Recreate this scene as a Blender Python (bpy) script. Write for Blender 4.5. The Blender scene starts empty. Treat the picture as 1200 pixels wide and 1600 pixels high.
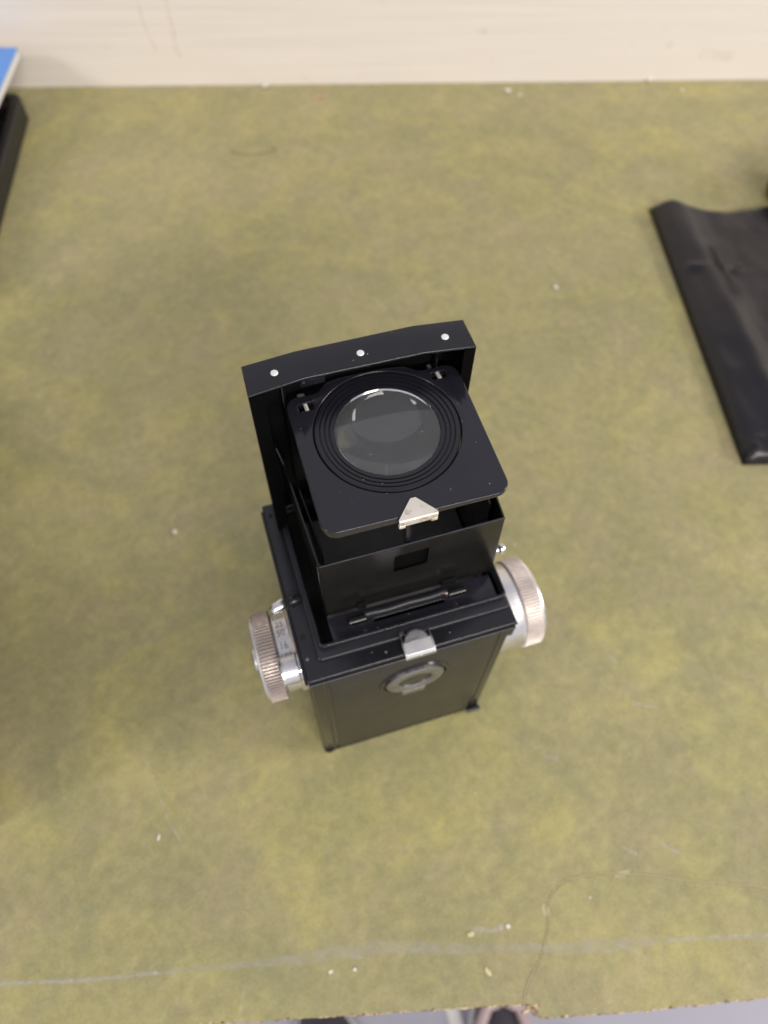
import bpy, bmesh, math, random
import numpy as np
from mathutils import Vector, Matrix, noise
R_ = math.radians
S = 0.001                      # the scene is written in millimetres, built in metres
random.seed(7)
scene = bpy.context.scene
C = scene.collection

# ------------------------------------------------------------------ camera
cam_d = bpy.data.cameras.new('view_camera')
cam = bpy.data.objects.new('view_camera', cam_d)
C.objects.link(cam)
scene.camera = cam
ROT = Matrix.Rotation(-0.32121, 3, 'Z') @ Matrix.Rotation(0.51991, 3, 'X') @ Matrix.Rotation(0.02875, 3, 'Z')
cam.matrix_world = Matrix.Translation(Vector((-0.51417, -78.67268, 358.82885)) * S) @ ROT.to_4x4()
cam_d.sensor_fit = 'VERTICAL'
cam_d.sensor_height = 24.0
cam_d.lens = 24.0 * 1171.55078 / 1600.0
cam_d.clip_start = 0.01
cam_d.clip_end = 50.0
cam_d.dof.use_dof = True
cam_d.dof.focus_distance = 0.205
cam_d.dof.aperture_fstop = 7.0

# ------------------------------------------------------------------ world and lamps (an indoor bench under ceiling panels)
world = bpy.data.worlds.new('World')
scene.world = world
world.use_nodes = True
bg = world.node_tree.nodes['Background']
bg.inputs[0].default_value = (0.93, 0.92, 1.0, 1)
bg.inputs[1].default_value = 0.58


def lamp(name, loc, target, sx, sy, power, col):
    d = bpy.data.lights.new(name, 'AREA')
    d.shape = 'RECTANGLE'
    d.size, d.size_y = sx, sy
    d.energy = power
    d.color = col
    o = bpy.data.objects.new(name, d)
    C.objects.link(o)
    o.location = loc
    o.rotation_euler = (Vector(target) - Vector(loc)).to_track_quat('-Z', 'Y').to_euler()
    return o


lamp("ceiling_panel_light", (0.6, -2.85, 2.1), (0.6, -2.85, 0), 1.9, 0.8, 150, (1.0, 0.94, 0.85))
lamp("ceiling_panel_light", (-3.3, -0.9, 2.1), (-3.3, -0.9, 0), 1.3, 1.0, 85, (1.0, 0.94, 0.86))
lamp("ceiling_panel_light", (3.9, -1.2, 2.1), (3.9, -1.2, 0), 1.6, 1.6, 215, (1.0, 0.94, 0.84))
scene.view_settings.view_transform = 'Standard'
scene.view_settings.look = 'None'
scene.view_settings.exposure = 0.0
scene.view_settings.gamma = 1.0

# ------------------------------------------------------------------ material helpers
class NT:
    def __init__(s, name):
        s.m = bpy.data.materials.new(name)
        s.m.use_nodes = True
        s.t = s.m.node_tree
        s.b = s.t.nodes['Principled BSDF']
        s.tc = s.t.nodes.new('ShaderNodeTexCoord')

    def n(s, typ, **kw):
        nd = s.t.nodes.new(typ)
        for k, v in kw.items():
            setattr(nd, k, v)
        return nd

    def l(s, a, b):
        s.t.links.new(a, b)

    def noise(s, scale, detail=3, rough=0.55, dist=0.0, vec=None):
        nd = s.n('ShaderNodeTexNoise')
        nd.inputs['Scale'].default_value = scale
        nd.inputs['Detail'].default_value = detail
        nd.inputs['Roughness'].default_value = rough
        nd.inputs['Distortion'].default_value = dist
        s.l(vec or s.tc.outputs['Object'], nd.inputs['Vector'])
        return nd.outputs['Fac']

    def ramp(s, fac, stops):
        nd = s.n('ShaderNodeValToRGB')
        el = nd.color_ramp.elements
        while len(el) < len(stops):
            el.new(0.5)
        for e, (p, c) in zip(el, stops):
            e.position = p
            e.color = (c, c, c, 1) if isinstance(c, (int, float)) else (*c, 1)
        s.l(fac, nd.inputs[0])
        return nd.outputs['Color']

    def mix(s, fac, a, b, mode='MIX'):
        nd = s.n('ShaderNodeMix', data_type='RGBA', blend_type=mode)
        for inp, v in ((nd.inputs[0], fac), (nd.inputs[6], a), (nd.inputs[7], b)):
            if hasattr(v, 'is_linked') or hasattr(v, 'links'):
                s.l(v, inp)
            elif isinstance(v, (int, float)):
                inp.default_value = v
            else:
                inp.default_value = (*v, 1)
        return nd.outputs[2]

    def bump(s, height, strength, dist=0.0002, prev=None):
        nd = s.n('ShaderNodeBump')
        nd.inputs['Strength'].default_value = strength
        nd.inputs['Distance'].default_value = dist
        s.l(height, nd.inputs['Height'])
        if prev:
            s.l(prev, nd.inputs['Normal'])
        return nd.outputs['Normal']

    def scaled(s, sc, rot=(0, 0, 0)):
        nd = s.n('ShaderNodeMapping')
        nd.inputs['Scale'].default_value = sc
        nd.inputs['Rotation'].default_value = rot
        s.l(s.tc.outputs['Object'], nd.inputs['Vector'])
        return nd.outputs['Vector']

    def specks(s, scale, size, chance):
        v = s.n('ShaderNodeTexVoronoi')
        v.inputs['Scale'].default_value = scale
        s.l(s.tc.outputs['Object'], v.inputs['Vector'])
        a = s.n('ShaderNodeMath', operation='LESS_THAN')
        s.l(v.outputs['Distance'], a.inputs[0])
        a.inputs[1].default_value = size
        sep = s.n('ShaderNodeSeparateColor')
        s.l(v.outputs['Color'], sep.inputs[0])
        b = s.n('ShaderNodeMath', operation='LESS_THAN')
        s.l(sep.outputs[0], b.inputs[0])
        b.inputs[1].default_value = chance
        c = s.n('ShaderNodeMath', operation='MULTIPLY')
        s.l(a.outputs[0], c.inputs[0])
        s.l(b.outputs[0], c.inputs[1])
        return c.outputs[0]

    def set(s, **kw):
        for k, v in kw.items():
            k = {'base': 'Base Color', 'rough': 'Roughness', 'metal': 'Metallic', 'spec': 'Specular IOR Level', 'normal': 'Normal',
                 'coat': 'Coat Weight', 'coatr': 'Coat Roughness', 'trans': 'Transmission Weight', 'ior': 'IOR', 'alpha': 'Alpha'}[k]
            i = s.b.inputs[k]
            if hasattr(v, 'links'):
                s.l(v, i)
            elif isinstance(v, tuple):
                i.default_value = (*v, 1)
            else:
                i.default_value = v
        return s.m


def paint(name, base, rough, dust=0.0, wear=0.35, grain=900, gs=0.06, rvar=0.06):
    t = NT(name)
    n1 = t.noise(60, 4)
    col = t.mix(t.ramp(n1, [(0.35, 0.0), (0.7, 1.0)]), base, tuple(min(1, c * (1 + wear)) for c in base))
    rg = t.ramp(t.noise(110, 5, 0.65), [(0.3, max(0.02, rough - rvar)), (0.72, rough + rvar)])
    if dust:
        sp = t.specks(420, 0.075, dust)
        col = t.mix(sp, col, (0.35, 0.34, 0.33))
    nrm = t.bump(t.noise(grain, 2), gs, 0.0001)
    return t.set(base=col, rough=rg, normal=nrm)


M = {}
M['gloss_black'] = paint('gloss_black_enamel', (0.0125, 0.012, 0.017), 0.15, dust=0.08, gs=0.02, rvar=0.03)
M['satin_black'] = paint('satin_black_enamel', (0.0085, 0.0082, 0.0115), 0.22, dust=0.06, grain=500, gs=0.025)
M['hood_black'] = paint('thin_hood_enamel', (0.006, 0.006, 0.006), 0.14, dust=0.03, gs=0.03)
M['panel_black'] = paint('hood_enamel_with_sheen', (0.021, 0.0195, 0.0175), 0.20, dust=0.03, gs=0.05)  # hood enamel lightened, bench reflection put partly into the base colour
M['panel_black'].node_tree.nodes['Principled BSDF'].inputs['Specular IOR Level'].default_value = 0.9
M['matt_black'] = paint('matt_black_interior', (0.002, 0.002, 0.002), 0.80, dust=0.02)
M['matt_black'].node_tree.nodes['Principled BSDF'].inputs['Specular IOR Level'].default_value = 0.05
M['bead'] = paint('worn_bead_enamel', (0.014, 0.014, 0.018), 0.33, gs=0.02)
M['deep_black'] = paint('black_cavity_paint', (0.003, 0.003, 0.003), 0.7)

t = NT('black_leatherette')
vo = t.n('ShaderNodeTexVoronoi')
vo.inputs['Scale'].default_value = 1500
t.l(t.tc.outputs['Object'], vo.inputs['Vector'])
nb = t.bump(vo.outputs['Distance'], 0.5, 0.0001)
nb = t.bump(t.noise(45, 4), 0.25, 0.0006, nb)
M['leather'] = t.set(base=t.mix(t.ramp(t.noise(70, 5), [(0.4, 0.0), (0.7, 1.0)]), (0.018, 0.0165, 0.0145), (0.028, 0.025, 0.021)), rough=0.40, normal=nb)


def metal(name, base, rough, grain_dir=None, stain=None, bs=0.1):
    t = NT(name)
    vec = t.scaled(grain_dir) if grain_dir else None
    n = t.noise(500, 3, 0.6, 0, vec)
    col = t.mix(t.ramp(t.noise(120, 5), [(0.35, 0.0), (0.75, 1.0)]), base, tuple(c * 0.78 for c in base))
    if stain:
        col = t.mix(t.ramp(t.noise(330, 5, 0.7), [(0.52, 0.0), (0.62, 0.8)]), col, stain)
    rg = t.ramp(n, [(0.3, rough * 0.75), (0.7, min(1, rough * 1.3))])
    return t.set(base=col, rough=rg, metal=1.0, normal=t.bump(n, bs, 0.0001))


M['alu_pink'] = metal('satin_aluminium_warm', (0.76, 0.68, 0.64), 0.45)
M['alu'] = metal('satin_aluminium', (0.80, 0.79, 0.80), 0.36, (1, 8, 8))
M['chrome'] = metal('worn_chrome', (0.80, 0.79, 0.79), 0.16)
M['dull_chrome'] = metal('dull_chrome', (0.34, 0.33, 0.31), 0.48)
M['clip'] = metal('tarnished_nickel', (0.93, 0.87, 0.78), 0.44, None, (0.55, 0.42, 0.26), 0.2)
M['rivet'] = metal('rivet_aluminium', (0.93, 0.92, 0.92), 0.5)
M['rivet'].node_tree.nodes['Principled BSDF'].inputs['Metallic'].default_value = 0.45
M['latch'] = metal('brushed_latch_plate', (0.88, 0.87, 0.88), 0.42, (1, 14, 14), None, 0.3)
M['latch'].node_tree.nodes['Principled BSDF'].inputs['Metallic'].default_value = 0.8
M['groove'] = metal('darker_knurl_groove', (0.46, 0.39, 0.355), 0.6)  # darker tone for the recessed faces of the knurl
M['alu_lit'] = metal('lit_satin_aluminium', (0.93, 0.87, 0.84), 0.5)  # warm aluminium again, lightened to paint in light from the right
M['groove_lit'] = metal('lit_knurl_groove', (0.70, 0.62, 0.58), 0.6)  # groove tone lightened along with it, same painted light
M['clip'].node_tree.nodes['Principled BSDF'].inputs['Metallic'].default_value = 0.7
M['brass'] = metal('worn_brass_pin', (0.80, 0.62, 0.52), 0.3)
t = NT('engraving_ink')
M['ink'] = t.set(base=(0.16, 0.15, 0.15), rough=0.6)
t = NT('magnifier_glass')
gn = t.bump(t.noise(40, 2), 0.02, 0.0001)
M['glass'] = t.set(base=(0.96, 0.97, 1.0), rough=0.02, spec=0.28, trans=0.966, ior=1.52)
t = NT('ground_glass')
M['screen'] = t.set(base=t.mix(t.noise(30, 4), (0.16, 0.16, 0.15), (0.26, 0.26, 0.25)), rough=0.28)
t = NT('dust_fleck')
M['fleck'] = t.set(base=(0.7, 0.68, 0.66), rough=0.9)

# table laminate: mottled olive, yellow green and grey rose
t = NT('mottled_olive_laminate')
vec = t.scaled((1, 1, 1), (0, 0, R_(-15)))
warp = t.n('ShaderNodeMix', data_type='RGBA', blend_type='LINEAR_LIGHT')
warp.inputs[0].default_value = 0.018
wn = t.n('ShaderNodeTexNoise')
wn.inputs['Scale'].default_value = 28
wn.inputs['Detail'].default_value = 3
t.l(vec, wn.inputs['Vector'])
t.l(vec, warp.inputs[6])
t.l(wn.outputs['Color'], warp.inputs[7])
wv = warp.outputs[2]
big = t.noise(8, 4, 0.6, 0.3, wv)
mid = t.noise(16, 5, 0.60, 0.5, wv)
mid2 = t.noise(25, 5, 0.62, 0.3, wv)
fine = t.noise(210, 4, 0.7, 0.1, vec)
finest = t.noise(900, 3, 0.75, 0, vec)
col = t.mix(t.ramp(big, [(0.36, 0.0), (0.62, 1.0)]), (0.268, 0.246, 0.120), (0.340, 0.300, 0.152))
col = t.mix(t.ramp(mid, [(0.46, 0.0), (0.72, 0.80)]), col, (0.410, 0.362, 0.122))
col = t.mix(t.ramp(mid2, [(0.48, 0.0), (0.74, 0.65)]), col, (0.350, 0.290, 0.178))
col = t.mix(t.ramp(t.noise(17, 6, 0.65, 0.3, vec), [(0.47, 0.0), (0.74, 0.65)]), col, (0.215, 0.213, 0.105))
col = t.mix(t.ramp(t.noise(95, 5, 0.75, 0.3, vec), [(0.44, 0.0), (0.70, 0.26)]), col, (0.215, 0.215, 0.118))
col = t.mix(t.ramp(t.noise(78, 5, 0.7, 0.6, vec), [(0.50, 0.0), (0.70, 0.20)]), col, (0.43, 0.385, 0.16))
col = t.mix(0.30, col, t.ramp(fine, [(0.3, 0.25), (0.7, 0.78)]), 'SOFT_LIGHT')
col = t.mix(t.ramp(t.noise(95, 5, 0.75, 0.3, vec), [(0.44, 0.0), (0.70, 0.26)]), col, (0.215, 0.215, 0.118))
col = t.mix(t.ramp(t.noise(78, 5, 0.7, 0.6, vec), [(0.50, 0.0), (0.70, 0.20)]), col, (0.43, 0.385, 0.16))
col = t.mix(0.30, col, t.ramp(finest, [(0.3, 0.2), (0.7, 0.8)]), 'SOFT_LIGHT')
col = t.mix(t.specks(60, 0.03, 0.16), col, (0.55, 0.52, 0.42))
col = t.mix(t.specks(85, 0.035, 0.06), col, (0.10, 0.09, 0.06))
nrm = t.bump(finest, 0.12, 0.0001)
nrm = t.bump(mid, 0.05, 0.001, nrm)
M['laminate'] = t.set(base=col, rough=t.ramp(mid, [(0.3, 0.42), (0.7, 0.60)]), normal=nrm, spec=0.45)
t = NT('chipboard_core')
M['core'] = t.set(base=t.mix(t.ramp(t.noise(420, 4), [(0.42, 0.0), (0.6, 1.0)]), (0.20, 0.11, 0.055), (0.62, 0.50, 0.34)), rough=0.85,
                  normal=t.bump(t.noise(600, 3), 0.8, 0.0006))
t = NT('cream_wall_paint')
gr = t.noise(60, 5, 0.6, 0, t.scaled((0.10, 0.10, 4.0)))
c = t.mix(t.ramp(gr, [(0.35, 0.0), (0.7, 1.0)]), (0.83, 0.765, 0.72), (0.75, 0.685, 0.63))
c = t.mix(t.ramp(t.noise(5, 3), [(0.3, 0.0), (0.7, 0.6)]), c, (0.81, 0.755, 0.715))
c = t.mix(t.ramp(t.noise(48, 5, 0.7), [(0.64, 0.0), (0.74, 0.45)]), c, (0.58, 0.47, 0.36))
M['wall'] = t.set(base=c, rough=0.55, normal=t.bump(gr, 0.35, 0.0006))
t = NT('lavender_grey_floor')
M['floor'] = t.set(base=t.mix(t.noise(3, 3), (0.29, 0.29, 0.35), (0.34, 0.34, 0.41)), rough=0.45)


def streak(name, colr, lo, hi, scale, strength=1.0):
    t = NT(name)
    a = t.ramp(t.noise(scale, 5, 0.7), [(lo, 0.0), (hi, strength)])
    return t.set(base=colr, rough=0.75, alpha=a)


M['scuff'] = streak('pale_scuff', (0.62, 0.60, 0.56), 0.42, 0.70, 300, 0.60)
M['scuff_soft'] = streak('pale_haze_scuff', (0.52, 0.50, 0.42), 0.30, 0.75, 160, 0.55)
M['brown_drip'] = streak('brown_drip_stain', (0.66, 0.54, 0.42), 0.35, 0.80, 120, 0.26)
t = NT('dark_crack_line')
M['crack'] = t.set(base=(0.16, 0.13, 0.07), rough=0.8)
t = NT('dark_fibre')
M['hair'] = t.set(base=(0.15, 0.12, 0.07), rough=0.6)
t = NT('crack_lip')
M['lip'] = t.set(base=(0.44, 0.385, 0.22), rough=0.7)

# ------------------------------------------------------------------ object helpers
ORG = {}


def obj(name, bm, m, parent=None, smooth=35, recentre=True):
    """one mesh object from a bmesh written in world millimetres"""
    me = bpy.data.meshes.new(name)
    bmesh.ops.recalc_face_normals(bm, faces=bm.faces[:])
    vs = np.array([v.co[:] for v in bm.verts])
    lo, hi = vs.min(0), vs.max(0)
    o0 = Vector(((lo[0] + hi[0]) / 2, (lo[1] + hi[1]) / 2, lo[2])) if recentre else Vector((0, 0, 0))
    bm.transform(Matrix.Scale(S, 4) @ Matrix.Translation(-o0))
    bm.to_mesh(me)
    bm.free()
    me.materials.append(m)
    if smooth:
        me.polygons.foreach_set('use_smooth', [True] * len(me.polygons))
        me.set_sharp_from_angle(angle=R_(smooth))
    o = bpy.data.objects.new(name, me)
    C.objects.link(o)
    ORG[o.name] = o0.copy()
    if parent:
        o.parent = parent
        o.location = (o0 - ORG[parent.name]) * S
    else:
        o.location = o0 * S
    return o


def thing(name, label, cat, base, group=None):
    o = bpy.data.objects.new(name, None)
    o.empty_display_size = 0.01
    C.objects.link(o)
    o.location = Vector(base) * S
    ORG[o.name] = Vector(base)
    return tag(o, label, cat, group)


def tag(o, label, cat, group=None):
    o['label'] = label
    o['category'] = cat
    if group:
        o['group'] = group
    return o


def structure(o):
    o['kind'] = 'structure'
    return o


def again(src, name_parent, shift):
    """a further piece that shares its mesh"""
    c = src.copy()
    C.objects.link(c)
    c.location = src.location + Vector(shift) * S
    ORG[c.name] = ORG[src.name] + Vector(shift)
    return c


def box(x0, x1, y0, y1, z0, z1, bev=0.0, seg=2, bm=None):
    nb = bmesh.new()
    bmesh.ops.create_cube(nb, size=1)
    for v in nb.verts:
        v.co = Vector(((x0 + x1) / 2 + v.co.x * (x1 - x0), (y0 + y1) / 2 + v.co.y * (y1 - y0), (z0 + z1) / 2 + v.co.z * (z1 - z0)))
    if bev:
        bmesh.ops.bevel(nb, geom=nb.edges[:], offset=bev, segments=seg, profile=0.5, affect='EDGES')
    return join(bm, nb)


def join(bm, nb):
    if bm is None:
        return nb
    me = bpy.data.meshes.new('tmp')
    nb.to_mesh(me)
    nb.free()
    bm.from_mesh(me)
    bpy.data.meshes.remove(me)
    return bm


def prism(poly, z0, z1, bev=0.0, seg=2, bm=None):
    nb = bmesh.new()
    vs = [nb.verts.new((x, y, z0)) for x, y in poly]
    f = nb.faces.new(vs)
    r = bmesh.ops.extrude_face_region(nb, geom=[f])
    for v in r['geom']:
        if isinstance(v, bmesh.types.BMVert):
            v.co.z = z1
    if bev:
        es = [e for e in nb.edges if abs(e.verts[0].co.z - e.verts[1].co.z) < 1e-6]
        bmesh.ops.bevel(nb, geom=es, offset=bev, segments=seg, profile=0.5, affect='EDGES')
    return join(bm, nb)


def slab(pts, off, bm=None, bev=0.0):
    """a sheet through the 3-D points, thickened by the vector off"""
    nb = bmesh.new()
    vs = [nb.verts.new(p) for p in pts]
    f = nb.faces.new(vs)
    r = bmesh.ops.extrude_face_region(nb, geom=[f])
    for v in r['geom']:
        if isinstance(v, bmesh.types.BMVert):
            v.co += Vector(off)
    if bev:
        bmesh.ops.bevel(nb, geom=nb.edges[:], offset=bev, segments=1, affect='EDGES')
    return join(bm, nb)


def lathe(profile, centre, axis='Z', n=64, mod=None, bm=None, closed=False):
    """profile of (radius, height) swept about an axis through centre"""
    nb = bmesh.new()
    rings = []
    for k, (r, h) in enumerate(profile):
        ring = []
        for i in range(n):
            a = 2 * math.pi * i / n
            rr = r + (mod(k, i) if mod else 0)
            c, s = rr * math.cos(a), rr * math.sin(a)
            p = {'Z': (c, s, h), 'X': (h, c, s), 'Y': (s, h, c)}[axis]
            ring.append(nb.verts.new(Vector(centre) + Vector(p)))
        rings.append(ring)
    pairs = list(zip(rings, rings[1:]))
    if closed:
        pairs.append((rings[-1], rings[0]))
    for a, b in pairs:
        for i in range(n):
            nb.faces.new((a[i], a[(i + 1) % n], b[(i + 1) % n], b[i]))
    if not closed:
        for ring in (rings[0], rings[-1]):
            nb.faces.new(ring)
    return join(bm, nb)


def tube(pts, r, n=10, bm=None):
    nb = bmesh.new()
    pts = [Vector(p) for p in pts]
    rings = []
    for i, p in enumerate(pts):
        d = (pts[min(i + 1, len(pts) - 1)] - pts[max(i - 1, 0)]).normalized()
        up = Vector((0, 0, 1)) if abs(d.z) < 0.9 else Vector((1, 0, 0))
        u = d.cross(up).normalized()
        w = d.cross(u)
        rr = r[i] if isinstance(r, (list, tuple)) else r
        rings.append([nb.verts.new(p + (u * math.cos(2 * math.pi * k / n) + w * math.sin(2 * math.pi * k / n)) * rr) for k in range(n)])
    for a, b in zip(rings, rings[1:]):
        for k in range(n):
            nb.faces.new((a[k], a[(k + 1) % n], b[(k + 1) % n], b[k]))
    nb.faces.new(rings[0])
    nb.faces.new(rings[-1])
    return join(bm, nb)


def rounded(x0, x1, y0, y1, r, n=6):
    out = []
    for cx, cy, a0 in ((x1 - r, y1 - r, 0), (x0 + r, y1 - r, 90), (x0 + r, y0 + r, 180), (x1 - r, y0 + r, 270)):
        for k in range(n + 1):
            a = R_(a0 + 90 * k / n)
            out.append((cx + r * math.cos(a), cy + r * math.sin(a)))
    return out


def plate2d(loops, z0, z1, bev=0.0, res=3):
    """flat plate with holes: first loop outline, others holes (mm)"""
    cu = bpy.data.curves.new('tmp', 'CURVE')
    cu.dimensions = '2D'
    cu.fill_mode = 'BOTH'
    cu.extrude = (z1 - z0) / 2 - bev
    cu.bevel_depth = bev
    cu.bevel_resolution = res
    cu.offset = -bev

    def area(p):
        return sum(p[i][0] * p[(i + 1) % len(p)][1] - p[(i + 1) % len(p)][0] * p[i][1] for i in range(len(p)))
    for k, lp in enumerate(loops):
        if (area(lp) > 0) != (k == 0):
            lp = lp[::-1]
        sp = cu.splines.new('POLY')
        sp.points.add(len(lp) - 1)
        for i, (x, y) in enumerate(lp):
            sp.points[i].co = (x, y, 0, 1)
        sp.use_cyclic_u = True
    o = bpy.data.objects.new('tmp', cu)
    me = bpy.data.meshes.new_from_object(o)
    bm = bmesh.new()
    bm.from_mesh(me)
    bmesh.ops.remove_doubles(bm, verts=bm.verts[:], dist=1e-4)
    bm.transform(Matrix.Translation((0, 0, (z0 + z1) / 2)))
    bpy.data.objects.remove(o)
    bpy.data.meshes.remove(me)
    bpy.data.curves.remove(cu)
    return bm


def circle2(cx, cy, r, n=72):
    return [(cx + r * math.cos(2 * math.pi * k / n), cy + r * math.sin(2 * math.pi * k / n)) for k in range(n)]


def ribbon(pts, w, normal, bm=None, jitter=0.0):
    """a flat strip along points; w is width or list"""
    nb = bmesh.new()
    pts = [Vector(p) for p in pts]
    N = Vector(normal)
    L = []
    for i, p in enumerate(pts):
        d = (pts[min(i + 1, len(pts) - 1)] - pts[max(i - 1, 0)]).normalized()
        u = d.cross(N).normalized()
        ww = (w[i] if isinstance(w, (list, tuple)) else w) / 2
        a = ww * (1 + random.uniform(-jitter, jitter))
        b = ww * (1 + random.uniform(-jitter, jitter))
        L.append((nb.verts.new(p + u * a), nb.verts.new(p - u * b)))
    for (a, b), (c, d) in zip(L, L[1:]):
        nb.faces.new((a, b, d, c))
    return join(bm, nb)


def densify(pts, step, wob=0.0):
    out = []
    for a, b in zip(pts, pts[1:]):
        a, b = Vector(a), Vector(b)
        n = max(1, int((b - a).length / step))
        for k in range(n):
            p = a.lerp(b, k / n)
            if wob:
                p.x += random.uniform(-wob, wob)
                p.y += random.uniform(-wob, wob)
            out.append(p)
    out.append(Vector(pts[-1]))
    return out


def text_bm(s, size, depth):
    cu = bpy.data.curves.new('tmp', 'FONT')
    cu.body = s
    cu.size = size
    cu.extrude = depth
    cu.align_x = 'CENTER'
    cu.align_y = 'CENTER'
    o = bpy.data.objects.new('tmp', cu)
    me = bpy.data.meshes.new_from_object(o)
    bm = bmesh.new()
    bm.from_mesh(me)
    bpy.data.objects.remove(o)
    bpy.data.meshes.remove(me)
    bpy.data.curves.remove(cu)
    return bm


# ------------------------------------------------------------------ the setting: floor, wall
TZ = -1.5                                   # table surface
WA = R_(-14.57)                             # the wall and table run at this angle
wd = Vector((math.cos(WA), math.sin(WA), 0))
wn_ = Vector((-wd.y, wd.x, 0))
W0 = Vector((-98.0, 578.9, 0))
fl = structure(obj('floor', box(-4000, 4000, -4000, 4000, -760, -750), M['floor'], None))
fl['label'] = 'lavender grey floor far below the bench edge'
bm = bmesh.new()
a, b = W0 - wd * 900, W0 + wd * 1500
slab([a + Vector((0, 0, TZ - 60)), b + Vector((0, 0, TZ - 60)), b + Vector((0, 0, 420)), a + Vector((0, 0, 420))], wn_ * 30, bm)
wall = structure(obj('wall', bm, M['wall']))
wall['label'] = 'cream painted board wall behind the bench with drip marks'
for pts, w in (([(5.6, 552.0, 75), (5.6, 552.0, 62.6), (5.2, 552.0, 50), (7.0, 551.7, 38), (10.4, 550.7, 25.7)], 2.6),
               ([(23.6, 547.2, 75), (25.1, 546.9, 62.5), (26.2, 546.6, 46.8), (25.3, 546.8, 25.6), (28.0, 546.1, 20)], 3.2),
               ([(404, 448.5, 30), (404.2, 448.4, 24)], 6), ([(257, 486.6, 41), (258, 486.4, 36)], 7), ([(430, 441.6, 20), (458, 434.4, 18)], 7)):
    q = densify([Vector(p) - wn_ * (0.4 + 0.0) for p in pts], 4)
    # keep each mark exactly on the wall's face
    q = [p - wn_ * ((p - W0).dot(wn_) + 0.15) for p in q]
    obj('drip_stain', ribbon(q, w, wn_, None, 0.3), M['brown_drip'], wall, 0)

# ------------------------------------------------------------------ workbench
bench = thing('workbench', 'green mottled laminate workbench with a cracked and chipped front edge', 'workbench', (150, 200, -750))
bl = W0 - wd * 900 - wn_ * 0.5
br = W0 + wd * 1500 - wn_ * 0.5
fr = random.Random(3)


def edge_line():
    pts = [(-900, 138.5), (-149.4, -65.6), (-57.3, -90.6), (-2.9, -104.1), (37.2, -114.0), (53.5, -118.3), (55.8, -120.6), (57.2, -124.2), (95.8, -133.7), (148.0, -144.7), (1300, -444)]
    out = []
    for (x0, y0), (x1, y1) in zip(pts, pts[1:]):
        n = max(1, int(math.hypot(x1 - x0, y1 - y0) / (1.6 if -160 < x0 < 149 else 30)))
        for k in range(n):
            tt = k / n
            j = 0.14 if -160 < x0 < 149 else 0
            out.append((x0 + (x1 - x0) * tt, y0 + (y1 - y0) * tt + fr.uniform(-j, j)))
    out.append(pts[-1])
    return out


el = edge_line()
outline = el + [(br.x, br.y), (bl.x, bl.y)]
obj('laminate_top', prism(outline, TZ - 1.2, TZ), M['laminate'], bench, 0)
core = [(x, y - 0.35 + fr.uniform(-0.35, 0.25)) for x, y in el] + [(br.x, br.y), (bl.x, bl.y)]
obj('chipboard_core', prism(core, TZ - 22, TZ - 1.3), M['core'], bench, 0)
for x, y in ((-500, 200), (1000, -200), (-300, 560), (1100, 220)):
    obj('leg', box(x - 25, x + 25, y - 25, y + 25, -750, TZ - 22.5, 2), M['core'], bench)
# chips along the broken edge
bm = bmesh.new()
for k in range(70):
    x, y = fr.choice([p for p in el if -80 < p[0] < 149])
    if fr.random() < 0.35:
        x, y = 55 + fr.uniform(-5, 2), -119.5 + fr.uniform(-1, 0.8)
    r = fr.uniform(0.25, 0.75)
    nb = bmesh.new()
    bmesh.ops.create_icosphere(nb, subdivisions=1, radius=r)
    for v in nb.verts:
        v.co = Vector((v.co.x * fr.uniform(.8, 2.2), v.co.y * fr.uniform(.6, 1.2), v.co.z * 0.5)) + Vector((x, y, TZ - 0.1))
    join(bm, nb)
oc = obj('edge_chips', bm, M['core'], bench, 0)
oc['kind'] = 'stuff'
# the crack: a lifted lip beside a dark line
crk = [(52.0, -118.4), (54.5, -113.8), (57.5, -110.8), (64.5, -105.6), (70.5, -98), (74.0, -91.5), (74.1, -88.5), (78.5, -84.8), (84.6, -81.4), (92, -81.9), (101.2, -83.1), (121.0, -89.6), (138.6, -97.6), (169.4, -109.6), (230, -131)]
cp = densify([(x, y, TZ + 0.05) for x, y in crk], 2.2, 0.22)
obj('crack_line', ribbon(cp, 0.62, (0, 0, 1), None, 0.5), M['crack'], bench, 0)
obj('crack_lip', tube([p + Vector((-0.15, 0.30, 0.0)) for p in cp], 0.27, 5), M['lip'], bench)
bm = bmesh.new()
for p, a_, b_ in (((73.6, -89.6), 1.5, 2.4), ((111.0, -86.2), 3.4, 1.1), ((84, -81.6), 1.5, 0.8)):
    nb = bmesh.new()
    bmesh.ops.create_circle(nb, cap_ends=True, segments=12, radius=1)
    for v in nb.verts:
        v.co = Vector((p[0] + v.co.x * a_ * fr.uniform(.7, 1.2), p[1] + v.co.y * b_ * fr.uniform(.7, 1.2), TZ + 0.04))
    join(bm, nb)
oc = obj('chipped_spots', bm, M['lip'], bench, 0)
oc['kind'] = 'stuff'
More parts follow.
